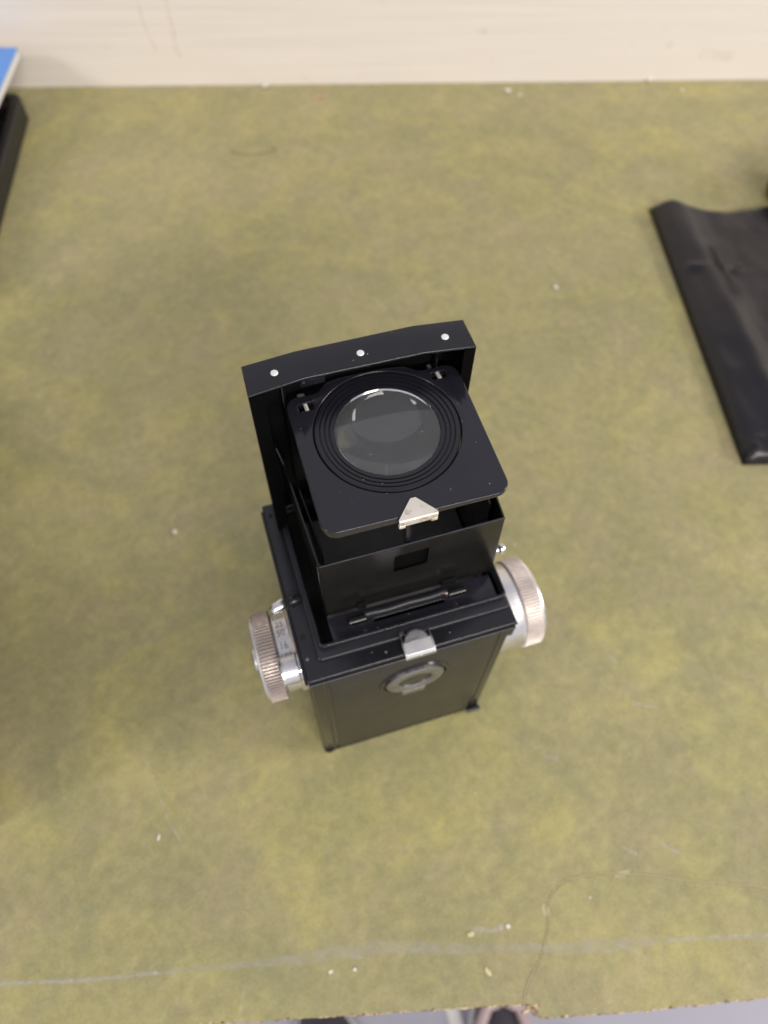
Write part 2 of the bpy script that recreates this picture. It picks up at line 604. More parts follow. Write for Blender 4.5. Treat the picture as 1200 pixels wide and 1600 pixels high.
# scuffs
sc = [(-165, -45), (-148.6, -49.1), (-116.4, -57.8), (-86.3, -64.2), (-35.4, -75.1), (3.8, -82.3), (40, -94), (80.3, -105.7), (120.1, -114.9), (159.4, -125.9)]
sp = densify([(x, y, TZ + 0.03) for x, y in sc], 3)
obj('scuff_line', ribbon(sp, [1.6 + 3.4 * math.exp(-((p.x - 0) / 45) ** 2) + 3.5 * math.exp(-((p.x - 90) / 20) ** 2) for p in sp], (0, 0, 1), None, 0.3), M['scuff_soft'], bench, 0)
sp2 = densify([(x, y, TZ + 0.06) for x, y in ((-165, -46), (-148.6, -49.1), (-116.4, -57.8), (-86.3, -64.2))], 2)
obj('scuff_line', ribbon(sp2, 1.1, (0, 0, 1), None, 0.5), M['scuff'], bench, 0)
sp3 = densify([(x, y, TZ + 0.06) for x, y in ((118, -114.9), (142, -120), (165, -127))], 2)
obj('scuff_line', ribbon(sp3, 0.9, (0, 0, 1), None, 0.5), M['scuff'], bench, 0)
for pts, w in (([(-79.4, 20.8), (-77.2, 9), (-74.3, -6.8), (-70, -18)], 0.9), ([(39.5, -87.5), (56.5, -90.6)], 2.6), ([(116.0, -76.0), (121, -81)], 1.4), ([(133, -80), (140, -87)], 1.6),
               ([(97, -109), (107, -118)], 0.7), ([(150, -20), (158, -24)], 1.2), ([(148, 8), (151, 1)], 0.9), ([(98, -30), (104, -33)], 1.0), ([(-60, -92), (-54, -78)], 0.6), ([(165, 60), (150, 20), (147, -10)], 0.35), ([(-120, -40), (-95, -20)], 0.35)):
    obj('scratch', ribbon(densify([(x, y, TZ + 0.07) for x, y in pts], 2), w, (0, 0, 1), None, 0.4), M['scuff'], bench, 0)

# paint flecks and crumbs lying on the bench
t = NT('white_paint_crumb')
M['crumb'] = t.set(base=(0.66, 0.62, 0.54), rough=0.7)
t = NT('brown_paint_crumb')
M['crumb_brown'] = t.set(base=(0.50, 0.30, 0.20), rough=0.7)
t = NT('yellow_crumb')
M['crumb_yellow'] = t.set(base=(0.55, 0.50, 0.28), rough=0.7)


def crumb(x, y, a_, b_, h, m, label, cat='paint chip', rot=0.0):
    bm = bmesh.new()
    bmesh.ops.create_icosphere(bm, subdivisions=2, radius=1)
    rr = random.Random(int(x * 7 + y))
    for v in bm.verts:
        k = rr.uniform(0.75, 1.15)
        p = Vector((v.co.x * a_ * k, v.co.y * b_ * k, (v.co.z * 0.5 + 0.5) * h * k))
        p.rotate(Matrix.Rotation(rot, 3, 'Z'))
        v.co = p + Vector((x, y, TZ + 0.02))
    o = obj('paint_chip', bm, m)
    return tag(o, label, cat, 'small chips lying on the bench')


crumb(88.5, 527.0, 3.0, 2.0, 3.0, M['crumb'], 'white chip against the wall, left of the middle')
crumb(126.8, 501.5, 6.0, 1.8, 1.0, M['crumb_brown'], 'flat reddish brown flake near the wall', rot=0.3)
crumb(277.4, 467.6, 2.6, 3.0, 1.8, M['crumb'], 'roundish white chip just in front of the wall, above the camera hood')
crumb(285.0, 460.0, 1.8, 1.5, 1.0, M['crumb'], 'tiny pale chip right beside the roundish white chip near the wall')
crumb(396.5, 449.0, 2.6, 2.0, 2.6, M['crumb'], 'white chip touching the wall on the right')
crumb(416.9, 430.5, 1.9, 1.6, 1.0, M['crumb'], 'small white chip near the wall, farthest to the right')
crumb(225.8, 250.5, 1.4, 2.2, 1.0, M['crumb'], 'white chip alone on the green top left of the black pouch')
crumb(-48.0, 137.0, 1.3, 1.6, 1.2, M['crumb'], 'pale crumb left of the camera')
crumb(-79.2, -13.0, 0.7, 1.5, 0.6, M['crumb'], 'small white crumb at the end of the long scratch', rot=-0.4)
crumb(39.9, -88.4, 1.7, 1.0, 0.5, M['crumb_yellow'], 'yellowish chip on the scuffed band in front of the camera')
crumb(42.0, -103.0, 0.9, 1.9, 0.5, M['crumb_yellow'], 'slim yellowish chip near the front edge', rot=0.4)
crumb(-10.0, -86.3, 0.8, 0.8, 0.5, M['crumb'], 'right one of two white crumbs near the front edge')
crumb(-19.6, -84.2, 1.0, 0.7, 0.4, M['crumb'], 'left one of two white crumbs near the front edge')
crumb(56.0, -90.3, 1.0, 0.9, 0.5, M['crumb'], 'pale crumb at the right end of a short scuff')
hp = densify([(44.6, 451.3, TZ + 0.4), (54, 445.5, TZ + 0.5), (62.6, 443.0, TZ + 0.4), (72, 442.2, TZ + 0.5), (79, 444.5, TZ + 0.5), (76, 448.5, TZ + 0.4)], 3)
tag(obj('dark_hair', tube(hp, 0.22, 5), M['hair']), 'curled dark fibre lying on the bench near the wall', 'hair')
# wear along the joint with the wall
bm = bmesh.new()
p0, p1 = W0 - wd * 6 - wn_ * 0.9, W0 + wd * 900 - wn_ * 0.9
slab([p0 + Vector((0, 0, TZ + 0.1)), p1 + Vector((0, 0, TZ + 0.1)), p1 + Vector((0, 0, TZ + 3.5)), p0 + Vector((0, 0, TZ + 3.0))], wn_ * 0.85, bm, 0.3)
bm.free()

# ------------------------------------------------------------------ the twin lens reflex camera
cam_t = thing('twin_lens_reflex_camera', 'black twin lens reflex camera seen from its back with the viewing hood and magnifier raised', 'camera', (38.5, 36, TZ))
P = cam_t
H = 109.3
# body shell
body = obj('body', plate2d([rounded(1.0, 76.0, 0.9, 71.0, 1.1), rounded(6.9, 75.2, 3.0, 69.0, 1.0)], 0.6, H - 3.3, 0.1), M['satin_black'], P)
obj('back_leather', prism(rounded(8.0, 69.5, 0, 0.5, 0.2), 0, 1) if False else box(7.6, 70.0, 0.35, 1.2, 3.5, H - 4.5, 0.35), M['leather'], P)
obj('back_frame_ridge', tube([(5.6, 0.9, 3), (5.6, 0.9, H - 4.5)], 0.6, 10), M['leather'], P)
obj('back_frame_ridge', tube([(72.4, 0.9, 3), (72.4, 0.9, H - 4.5)], 0.4, 10), M['satin_black'], P)
obj('side_leather', box(0.6, 1.4, 5, 67, 4, H - 5, 0.3), M['leather'], P)
obj('side_leather', box(75.6, 76.4, 5, 67, 4, H - 5, 0.3), M['leather'], P)
obj('base_plate', box(0.7, 76.3, 0.5, 71.6, -0.6, 1.2, 0.5, 2), M['satin_black'], P)
for x, y in ((3, 2.6), (74, 2.6), (3, 68), (74, 68)):
    obj('foot', lathe([(2.2, TZ + 0.02), (2.6, -0.6), (2.6, 0.0)], (x, y, 0), 'Z', 20), M['satin_black'], P)
obj('back_hinge', tube([(70, -0.3, 0.8), (76.6, -0.3, 0.8)], 1.1, 12), M['bead'], P)
obj('back_catch', box(76.0, 78.4, 1.5, 6.0, H - 17, H - 9, 0.5), M['satin_black'], P)
# lens board and lenses on the far side
lb = obj('lens_board', box(12, 65, 71.0, 76.5, 12, 98, 1.5), M['satin_black'], P)
for z, r in ((74, 17), (38, 18)):
    lz = obj('lens_barrel', lathe([(r, 76.3), (r, 84), (r - 2, 85), (r - 3, 85), (r - 6, 80)], (38.5, 0, z), 'Y', 48), M['alu'], P)
    obj('lens_glass', lathe([(r - 6.2, 80.2), (r - 9, 81.6), (0.5, 82.4)], (38.5, 0, z), 'Y', 40), M['hood_black'], lz)
# deck: frame, cavity, rolled bead, ledge and raised wall
inner = rounded(8.2, 74.9, 11.4, 67.0, 1.2)
obj('deck_frame', plate2d([rounded(0.2, 76.8, 0.2, 72.9, 0.9), inner], H - 3.2, H, 0.7, 5), M['satin_black'], P)
obj('deck_bead', tube([(0.6, -0.1, H - 3.0), (76.4, -0.1, H - 3.0)], 0.6, 12), M['bead'], P)
obj('deck_bead', tube([(-0.1, 0.6, H - 3.0), (-0.1, 71.6, H - 3.0)], 0.6, 12), M['bead'], P)
obj('deck_bead', tube([(77.1, 0.6, H - 3.0), (77.1, 71.6, H - 3.0)], 0.6, 12), M['bead'], P)
obj('raised_step', plate2d([rounded(5.6, 76.2, 6.2, 68.5, 1.5), inner], H - 0.5, H + 1.3, 0.7, 5), M['bead'], P)
obj('hood_base_wall', plate2d([rounded(6.9, 76.0, 9.6, 68.0, 2.0), rounded(7.9, 75.1, 10.8, 67.2, 1.4)], H - 6, H + 4.0, 0.40), M['gloss_black'], P)
obj('cavity_floor', box(6.6, 75.5, 2.6, 69.4, H - 13.5, H - 12.8), M['deep_black'], P)
obj('cavity_wall', plate2d([rounded(6.85, 75.3, 9.7, 68.4, 1.0), rounded(7.7, 74.9, 11.0, 67.3, 1.0)], H - 12.7, H - 6.1, 0.05), M['deep_black'], P)
obj('focusing_screen', box(13, 73, 21, 64, H - 8.6, H - 6.0, 0.3), M['screen'], P)
# hinge leaf in three tongues with rod and knuckles
lz = H + 1.0
lf = obj('hinge_leaf', plate2d([[(12.4, 20.6), (12.4, 11.0), (23.2, 11.0), (24.0, 11.6), (24.3, 13.6), (24.7, 11.2), (25.6, 10.9), (56.4, 10.9), (57.4, 11.2), (57.8, 13.8), (58.4, 11.5), (59.2, 11.0), (73.4, 11.0), (73.4, 20.6)],
                               rounded(28, 54.5, 14.6, 15.9, 0.5)], lz - 0.9, lz, 0.25), M['gloss_black'], P)
rodp = [(25.5, 17.2, lz + 0.9), (27, 17.2, lz + 1.0), (34, 17.0, lz + 0.5), (42, 17.3, lz + 0.7), (50, 17.1, lz + 0.5), (55, 17.3, lz + 1.0), (56.5, 17.3, lz + 0.9)]
obj('hinge_rod', tube([(x, y + 0.9, z - 0.3) for x, y, z in rodp], 1.15, 14), M['bead'], P)
kn = obj('hinge_knuckle', tube([(19.2, 16.6, lz + 1.1), (19.5, 16.6, lz + 1.1), (25.6, 16.6, lz + 1.1), (25.8, 16.6, lz + 1.1)], [1.1, 1.45, 1.45, 1.1], 16), M['hood_black'], P)
again(kn, P, (37.0, 0.2, 0))
obj('hinge_pin_end', tube([(55.6, 17.4, lz + 0.9), (56.3, 17.4, lz + 1.1)], 0.9, 12), M['brass'], P)
# small screws and pits of the ledge
for x, y, r, m in ((2.5, 67.5, 0.9, 'deep_black'), (2.7, 16.7, 1.0, 'deep_black'), (2.2, 8.4, 0.55, 'dull_chrome'), (28.9, 3.2, 0.5, 'dull_chrome'), (52.5, 3.6, 0.3, 'dull_chrome')):
    obj('deck_screw', lathe([(r, H - 0.3), (r, H + 0.12), (r * 0.5, H + 0.16)], (x, y, 0), 'Z', 16), M[m], P)
obj('deck_knob', tube([(1.2, 30.2, H + 0.6), (2.0, 30.6, H + 1.0), (4.6, 31.0, H + 1.0), (5.6, 31.1, H + 0.8)], [1.0, 1.7, 1.7, 1.2], 16), M['gloss_black'], P)
# hood: back panel with a square sight window
HT = 153.2
yb, yt = 21.6, 20.2
wx0, wx1, wz0, wz1 = 36.5, 48.1, 134.0, 145.8
zb = lz - 0.2


def hp_pt(x, z):
    u = (z - zb) / (HT - zb)
    xl = 12.5 + (11.9 - 12.5) * u
    xr = 75.0 + (72.7 - 75.0) * u
    q = (x - xl) / (xr - xl) if isinstance(x, float) else (0 if x == 'L' else 1)
    xx = xl if x == 'L' else xr if x == 'R' else x
    return Vector((xx, yb + (yt - yb) * u, z))


bm = bmesh.new()
xs = ['L', wx0, wx1, 'R']
zs = [zb, wz0, wz1, HT]
g = [[bm.verts.new(hp_pt(x, z)) for x in xs] for z in zs]
for i in range(3):
    for j in range(3):
        if (i, j) != (1, 1):
            bm.faces.new((g[i][j], g[i][j + 1], g[i + 1][j + 1], g[i + 1][j]))
r = bmesh.ops.solidify(bm, geom=bm.faces[:], thickness=0.55)
hb = obj('hood_back_panel', bm, M['panel_black'], P, 20)
obj('panel_hem', tube([hp_pt('L', HT) + Vector((0.2, -0.1, 0.1)), hp_pt('R', HT) + Vector((-0.2, -0.1, 0.1))], 0.38, 10), M['gloss_black'], hb)
obj('sight_flap', box(wx0 - 1.5, wx1 + 1.5, yt + 1.4, yt + 1.8, wz0 - 2, wz1 + 2, 0.1), M['matt_black'], hb)
obj('hinge_strap', slab([(23.8, 21.0, lz), (27.0, 21.0, lz), (27.0, 20.75, lz + 5.0), (23.8, 20.75, lz + 5.0)], (0, -0.4, 0), None, 0.1), M['hood_black'], hb)
obj('hinge_strap', slab([(55.0, 21.0, lz), (60.5, 21.0, lz), (60.5, 20.75, lz + 5.0), (55.0, 20.75, lz + 5.0)], (0, -0.4, 0), None, 0.1), M['hood_black'], hb)
# hood sides, each folded of two leaves
for xb, xt, xf, s in ((12.5, 11.9, 10.0, 1), (75.0, 72.7, 73.6, -1)):
    pts = [(xb, yb + 0.4, zb), (xt, yt + 0.5, HT), (xf, 56.8, 157.0), (xf - s * 0.6, 58.2, 159.6), (xf - s * 1.2, 60.6, 161.5), (xf - s * 1.2, 66.0, 162), (xb - s * 2.0, 66.0, zb)]
    obj('hood_side_panel', slab(pts, (s * 0.5, 0, 0)), M['hood_black'], P, 20)
    pts2 = [(xb + s * 2.4, yb + 4, zb), (xt + s * 2.2, yt + 6.5, HT - 0.6), (xf + s * 2.4, 52, 154.6), (xb + s * 2.4, 60, zb)]
    obj('hood_side_panel', slab(pts2, (s * 0.5, 0, 0)), M['hood_black'], P, 20)
obj('hood_corner_fold', tube([(12.7, yb + 0.5, zb), (12.2, yt + 0.6, HT - 0.4)], 0.65, 8), M['hood_black'], P)
# the lid standing upright at the front with its flanges
LH = 189.5
far = [(4.3, 72.1), (20.7, 73.5), (57.4, 73.4), (73.2, 71.5)]
near = [(73.3, 60.0), (57.4, 62.0), (20.9, 62.5), (4.0, 60.4)]
lid = obj('hood_lid', prism(far + [(73.2, 70.8), (57.4, 72.7), (20.7, 72.8), (4.3, 71.4)], H - 2.6, LH - 0.9), M['hood_black'], P, 20)
bm = prism(far + near, LH - 1.1, LH, 0.5, 3)
obj('lid_flange', bm, M['satin_black'], lid)
obj('lid_side_wall', prism([(4.1, 60.4), (4.3, 71.4), (5.1, 71.4), (4.9, 61.0), (8.4, 61.0), (8.4, 60.4)], H + 0.5, LH - 1.0), M['matt_black'], lid, 20)
obj('lid_side_wall', prism([(73.2, 60.0), (73.2, 71.0), (72.4, 71.0), (72.4, 60.6), (69.6, 60.6), (69.6, 60.0)], H + 0.5, LH - 1.0), M['matt_black'], lid, 20)
rv = obj('rivet', lathe([(1.15, LH - 0.2), (1.15, LH + 0.12), (0.95, LH + 0.3), (0.25, LH + 0.36)], (13.1, 66.8, 0), 'Z', 24), M['rivet'], lid)
again(rv, lid, (26.1, 0.3, 0))
again(rv, lid, (52.3, -0.7, 0))
# ribs inside the lid
obj('lid_inner_rib', box(14.5, 15.7, 69.5, 71.6, 125, LH - 2, 0.3), M['hood_black'], lid)
obj('lid_inner_rib', box(64.3, 65.5, 69.0, 71.0, 125, LH - 2, 0.3), M['hood_black'], lid)
obj('lid_inner_catch', box(20.0, 28.0, 66.5, 71.5, 180.5, 185.5, 0.6), M['gloss_black'], lid)
# magnifier: plate with a stepped lens ring, the lens, arms and catch
MZ = 177.0
cx, cy = 41.7, 47.1
arc = [(24.2, 66.3), (25.6, 66.9), (26.8, 68.2), (28.4, 69.4), (33, 70.2), (40, 70.3), (48, 69.9), (53.4, 69.0), (55.6, 67.6), (56.9, 66.4), (58.8, 65.8)]
rr = 4.2
pl = []
for ccx, ccy, a0 in ((69.8 - rr, 65.9 - rr, 0),):
    pl += [(ccx + rr * math.cos(R_(a0 + 90 * k / 8)), ccy + rr * math.sin(R_(a0 + 90 * k / 8))) for k in range(9)]
pl += arc[::-1]
for ccx, ccy, a0 in ((14.4 + rr, 66.3 - rr, 90), (14.3 + rr, 17.4 + rr, 180), (69.6 - rr, 16.6 + rr, 270)):
    pl += [(ccx + rr * math.cos(R_(a0 + 90 * k / 8)), ccy + rr * math.sin(R_(a0 + 90 * k / 8))) for k in range(9)]
holes = [circle2(cx, cy, 22.2, 96), rounded(18.0, 22.8, 60.6, 63.6, 0.5, 2), rounded(60.8, 65.6, 61.2, 64.2, 0.5, 2)]
mag = obj('magnifier_plate', plate2d([pl] + holes, MZ - 2.0, MZ, 0.42, 4), M['gloss_black'], P, 40)
obj('plate_skirt', plate2d([rounded(14.9, 69.1, 17.6, 65.0, 3.8), rounded(15.9, 68.1, 18.6, 64.0, 3.0)], MZ - 3.6, MZ - 2.05, 0.1), M['gloss_black'], mag)
prof = [(21.95, MZ - 1.6), (21.95, MZ - 0.35), (21.7, MZ + 0.02), (20.7, MZ + 0.05)]
for r0 in (20.3, 18.9, 17.5):
    prof += [(r0 + 0.15, MZ - 0.05 - (20.3 - r0) * 0.16), (r0, MZ - 0.50 - (20.3 - r0) * 0.16), (r0 - 0.22, MZ - 0.50 - (20.3 - r0) * 0.16), (r0 - 0.32, MZ - 0.08 - (20.3 - r0) * 0.16)]
prof += [(16.1, MZ - 0.75), (15.85, MZ - 1.5), (15.85, MZ - 3.4), (21.0, MZ - 3.4)]
obj('lens_ring', lathe(prof, (cx, cy, 0), 'Z', 96, None, None, True), M['satin_black'], mag, 30)
bm = bmesh.new()
Rg, rad, nr, ns = 34.0, 15.8, 16, 96
sag = lambda q: Rg - math.sqrt(Rg * Rg - q * q)
sag_t = lambda q: 170.0 - math.sqrt(170.0 ** 2 - q * q)
lprof = [(rad * k / nr, MZ + 0.1 - sag_t(rad * k / nr)) for k in range(nr, 0, -1)]
lprof_b = [(rad * k / nr, MZ - 6.4 + sag(rad * k / nr)) for k in range(1, nr + 1)]
lathe([(q, h) for q, h in lprof] + [(0.05, MZ + 0.1), (0.05, MZ - 6.4)] + lprof_b, (cx, cy, 0), 'Z', ns, None, bm, True)
obj('magnifier_lens', bm, M['glass'], mag, 60)
for x, y in ((20.4, 62.1), (63.2, 62.7)):
    obj('slot_pin', tube([(x, y + 1.6, MZ - 0.9), (x + 0.1, y - 1.4, MZ - 0.5)], 0.6, 10), M['rivet'], mag)
    obj('slot_lip', plate2d([rounded(x - 2.6, x + 2.6, y + 1.1, y + 2.0, 0.25, 2)], MZ - 0.1, MZ + 0.18, 0.08), M['gloss_black'], mag)
    obj('magnifier_arm', box(x - 1.6, x + 1.6, y - 2, 71.0, MZ - 9.5, MZ - 4.0, 0.5), M['hood_black'], mag)
cl = plate2d([[(41.4, 22.0), (40.6, 22.0), (35.4, 16.1), (35.4, 15.6), (46.9, 15.5), (46.9, 16.1), (42.2, 22.0)]], MZ + 0.05, MZ + 0.55, 0.12)
box(35.4, 46.9, 15.35, 15.85, MZ - 2.6, MZ + 0.3, 0.12, 1, cl)
box(35.4, 37.4, 15.3, 16.4, MZ - 3.6, MZ - 2.0, 0.2, 1, cl)
box(44.9, 46.9, 15.3, 16.4, MZ - 3.6, MZ - 2.0, 0.2, 1, cl)
obj('magnifier_catch', cl, M['clip'], mag)
obj('spring_rod', tube([(41, 21.5, 150), (41.0, 23, 160), (41, 22, 172)], 1.2, 10), M['gloss_black'], P)
bm = bmesh.new()
dr = random.Random(5)
for k in range(46):
    if k < 14:
        a, q = dr.uniform(0, 6.283), dr.uniform(0, 14)
        x, y = cx + q * math.cos(a), cy + q * math.sin(a)
        z = MZ + 0.1 - sag_t(q) + 0.02
    else:
        x, y, z = dr.uniform(16, 68), dr.uniform(19, 64), MZ + 0.03
        if math.hypot(x - cx, y - cy) < 22.4:
            continue
    nb = bmesh.new()
    bmesh.ops.create_icosphere(nb, subdivisions=1, radius=dr.choice((0.06, 0.08, 0.13)))
    for v in nb.verts:
        v.co = Vector((v.co.x, v.co.y, v.co.z * 0.4)) + Vector((x, y, z))
    join(bm, nb)
du = obj('dust_specks', bm, M['fleck'], mag)
du['kind'] = 'stuff'
# latch of the back
lt = obj('back_latch', plate2d([rounded(34.6, 45.6, -1.2, 3.6, 0.4, 2)], H + 1.6, H + 3.0, 0.3), M['latch'], P)
bm = box(34.6, 45.6, -1.9, -0.6, H - 0.3, H + 2.6, 0.4, 2)
obj('latch_lip', bm, M['latch'], lt)
bm = bmesh.new()
for k in range(13):
    if k in (6,):
        continue
    x = 35.5 + k * 0.76
    box(x, x + 0.36, -2.3, -1.4, H + 0.1, H + 2.0, 0.12, 1, bm)
obj('latch_ridges', bm, M['dull_chrome'], lt)
obj('latch_boss', lathe([(4.3, H + 1.0), (4.3, H + 2.4), (3.7, H + 2.85), (0.4, H + 2.95)], (40.2, 3.4, 0), 'Z', 40), M['alu'], lt)
obj('latch_boss', tube([(35.6, 7.0, H + 1.0), (35.6, 7.0, H + 2.6)], 0.8, 12), M['chrome'], lt)
obj('latch_arm', box(34.7, 35.3, -0.5, 6.4, H + 1.2, H + 3.2, 0.2), M['chrome'], lt)
obj('latch_arm', box(44.9, 45.5, -0.5, 6.4, H + 1.2, H + 3.2, 0.2), M['chrome'], lt)
# round film window cover on the back
zc, xc = 80.5, 39.8
rw = obj('film_window_ring', lathe([(6.6, 0.3), (6.6, -0.9), (7.4, -1.5), (9.0, -1.7), (10.6, -1.5), (11.4, -1.0), (11.4, 0.3)], (xc, 0, zc), 'Y', 64, None, None, True), M['dull_chrome'], P)
obj('film_window_rim', lathe([(12.6, 0.6), (12.7, -0.4), (13.4, -0.5), (13.9, 0.6)], (xc, 0, zc), 'Y', 64, None, None, True), M['satin_black'], rw)
obj('film_window_cover', lathe([(6.8, 0.4), (6.7, -0.5), (0.3, -0.8)], (xc, 0, zc), 'Y', 40), M['satin_black'], rw)
obj('film_window_tab', box(xc - 5.0, xc + 4.4, -2.0, 0.2, zc - 13.3, zc - 9.4, 0.5), M['dull_chrome'], rw)


def grooves(o, cyz, r, m='groove'):
    me = o.data
    me.materials.append(M[m])
    org = ORG[o.name]
    for p in me.polygons:
        c = p.center / S + org
        if math.hypot(c.y - cyz[0], c.z - cyz[1]) < r and abs(p.normal.x) < 0.5:
            p.material_index = 1


def knurl(r, h0, h1, teeth, depth, cham):
    n = teeth * 4
    pat = (0, 0, 1, 1)
    prof = [(r - cham, h0), (r, h0 + math.copysign(cham * 0.5, h1 - h0)), (r, h1 - math.copysign(cham * 0.5, h1 - h0)), (r - cham, h1)]
    return prof, n, (lambda k, i: -depth * pat[i % 4] if k in (1, 2) else 0)


# left: film knob with a dial, and the small release knob
ky, kz = 24.0, 80.5
pr, n, md = knurl(17.3, -7.6, -14.4, 84, 0.62, 0.8)
kl = obj('film_knob', lathe(pr, (0, ky, kz), 'X', n, md), M['alu_pink'], P, 25)
grooves(kl, (ky, kz), 17.05)
obj('knob_face', lathe([(16.2, -14.3), (16.0, -15.2), (14.8, -15.5), (12, -15.4), (4, -15.2)], (0, ky, kz), 'X', 64), M['alu'], kl)
obj('knob_screw', lathe([(4.6, -15.0), (4.4, -16.8), (3.0, -17.6), (0.3, -17.9)], (0, ky, kz), 'X', 32), M['alu'], kl)
obj('speed_dial', lathe([(15.2, -1.8), (15.2, -7.0), (14.6, -7.7)], (0, ky, kz), 'X', 72), M['alu'], kl)
obj('knob_base', lathe([(16.4, 0.9), (16.4, -1.2), (15.8, -1.8)], (0, ky, kz), 'X', 72), M['alu_pink'], kl)
for s_, ang in (('25', 112), ('50', 97), ('16', 78), ('100', 62), ('200', 128), ('400', 150)):
    tb = text_bm(s_, 4.0, 0.06)
    a = R_(ang)
    for v in tb.verts:
        u, w_, d_ = v.co
        aa = a - w_ / 15.2 * 1.0
        # text runs along +x, its top turned away from the back of the camera
        ang_p = math.pi - a - w_ / 15.2
        rr_ = 15.22 + d_
        v.co = Vector((-4.6 + u * 0.8, ky + rr_ * math.cos(ang_p), kz + rr_ * math.sin(ang_p)))
    obj('dial_number', tb, M['ink'], kl, 0)
bm = bmesh.new()
nT, nL = 28, 6


def diamond(k, i):
    return -0.34 if (k + i) % 2 else 0.0


prof = [(4.4, -1.4), (5.4, -1.8)] + [(5.5, -2.0 - 1.0 * k) for k in range(nL)] + [(5.5, -7.6), (4.9, -8.1), (3.6, -8.3)]
obj('release_knob', lathe(prof, (0, 11.6, 95.0), 'X', nT, lambda k, i: diamond(k, i) if 2 <= k < 2 + nL else 0), M['alu'], P, 20)
obj('release_collar', lathe([(5.0, 0.9), (5.0, -1.2), (4.2, -1.7)], (0, 11.6, 95.0), 'X', 32), M['chrome'], P)
# right: focusing knob
qy, qz = 20.0, 73.5
pr, n, md = knurl(18.2, 87.6, 95.2, 92, 0.5, 0.9)
kr = obj('focusing_knob', lathe(pr, (0, qy, qz), 'X', n, md), M['alu_lit'], P, 25)
grooves(kr, (qy, qz), 17.95, 'groove_lit')
obj('knob_collar', lathe([(17.4, 76.2), (17.4, 86.6), (17.0, 87.7)], (0, qy, qz), 'X', 80), M['alu'], kr)
obj('knob_face', lathe([(17.0, 95.0), (16.6, 96.2), (14, 96.8), (5, 96.6)], (0, qy, qz), 'X', 64), M['alu'], kr)
# strap lugs
obj('strap_lug', tube([(0.9, 33.4, 102), (-1.8, 33.4, 103), (-4.6, 32.6, 103), (-5.9, 31.9, 103)], [2.4, 2.4, 2.1, 1.5], 16), M['chrome'], P)
obj('strap_lug', tube([(76.0, 32, 102), (79.5, 32.2, 103), (82.6, 32.1, 103), (84.6, 32.0, 103)], [1.2, 1.0, 1.3, 1.0], 16), M['chrome'], P)
nb = bmesh.new()
bmesh.ops.create_uvsphere(nb, u_segments=20, v_segments=12, radius=2.0)
nb.transform(Matrix.Translation((84.2, 32.1, 103)))
obj('lug_ball', nb, M['chrome'], P)

# ------------------------------------------------------------------ black pouch lying to the right
def P2(x, y):
    return Vector((x, y, 0))


A0, A1 = P2(322, 303), P2(272.5, 88)        # left edge, far to near
B0, B1 = P2(470, 262), P2(420, 48)          # right edge, off to the side
nu, nv = 70, 90
top = np.zeros((nv + 1, nu + 1, 3))
for j in range(nv + 1):
    v = j / nv
    L, Rr = A0.lerp(A1, v), B0.lerp(B1, v)
    for i in range(nu + 1):
        u = i / nu
        # the left edge is a rolled fold
        uu = u
        p = L.lerp(Rr, uu)
        d = uu * 148.0
        p += (A0 - A1).normalized() * (-7.0 * math.exp(-((d - 48) / 22) ** 2) * max(0, 1 - v * 4))
        p += (A0 - A1).normalized() * (2.5 * math.exp(-((d - 10) / 9) ** 2) * max(0, 1 - v * 6))
        z = 8.5 * math.sqrt(max(0, 1 - (1 - min(1, d / 9.0)) ** 2))
        z += 4.0 * math.exp(-((d - 12 - 20 * v) / 10.0) ** 2) - 2.6 * math.exp(-((d - 36 - 6 * math.sin(v * 3)) / 13) ** 2) * (0.4 + 0.6 * v)
        z += 1.6 * noise.noise(Vector((d * 0.03, v * 3.2, 1.3))) * min(1, d / 10) + 0.7 * noise.noise(Vector((d * 0.11, v * 12, 4.1))) * min(1, d / 10)
        vc = 0.325 + 0.02 * (d / 60)
        z += 2.2 * math.exp(-((v - vc + 0.016) / 0.012) ** 2) * (0.12 + abs(math.sin(d * 0.115 + 0.4)) ** 8) * min(1, d / 8)
        ends = min(v, 1 - v)
        z *= min(1.0, 0.35 + ends * 26)
        if v > 0.93:
            z += 3.4 * abs(noise.noise(Vector((d * 0.22, v * 55, 9.0)))) * min(1, (1 - v) * 50 + 0.3)
        top[j, i] = (p.x, p.y, TZ + 0.3 + max(0.05, z))
bm = bmesh.new()
vt = [[bm.verts.new(top[j, i]) for i in range(nu + 1)] for j in range(nv + 1)]
vb = [[bm.verts.new((top[j, i][0], top[j, i][1], TZ + 0.1)) for i in range(nu + 1)] for j in range(nv + 1)]
for j in range(nv):
    for i in range(nu):
        bm.faces.new((vt[j][i], vt[j][i + 1], vt[j + 1][i + 1], vt[j + 1][i]))
        bm.faces.new((vb[j][i], vb[j + 1][i], vb[j + 1][i + 1], vb[j][i + 1]))
for j in range(nv):
    bm.faces.new((vt[j][0], vt[j + 1][0], vb[j + 1][0], vb[j][0]))
    bm.faces.new((vt[j][nu], vb[j][nu], vb[j + 1][nu], vt[j + 1][nu]))
for i in range(nu):
    bm.faces.new((vt[0][i], vb[0][i], vb[0][i + 1], vt[0][i + 1]))
    bm.faces.new((vt[nv][i], vt[nv][i + 1], vb[nv][i + 1], vb[nv][i]))
t = NT('soft_black_leather')
nb1 = t.bump(t.noise(55, 5, 0.6, 0.5), 0.35, 0.0012)
nb1 = t.bump(t.noise(900, 2), 0.25, 0.0002, nb1)
M['pouch'] = t.set(base=t.mix(t.ramp(t.noise(22, 5), [(0.4, 0.0), (0.7, 1.0)]), (0.006, 0.005, 0.009), (0.012, 0.010, 0.011)), rough=0.30, normal=nb1, spec=0.45)
pz = tag(obj('leather_pouch', bm, M['pouch'], None, 80), 'flat soft black leather pouch lying on the bench at the right', 'pouch')

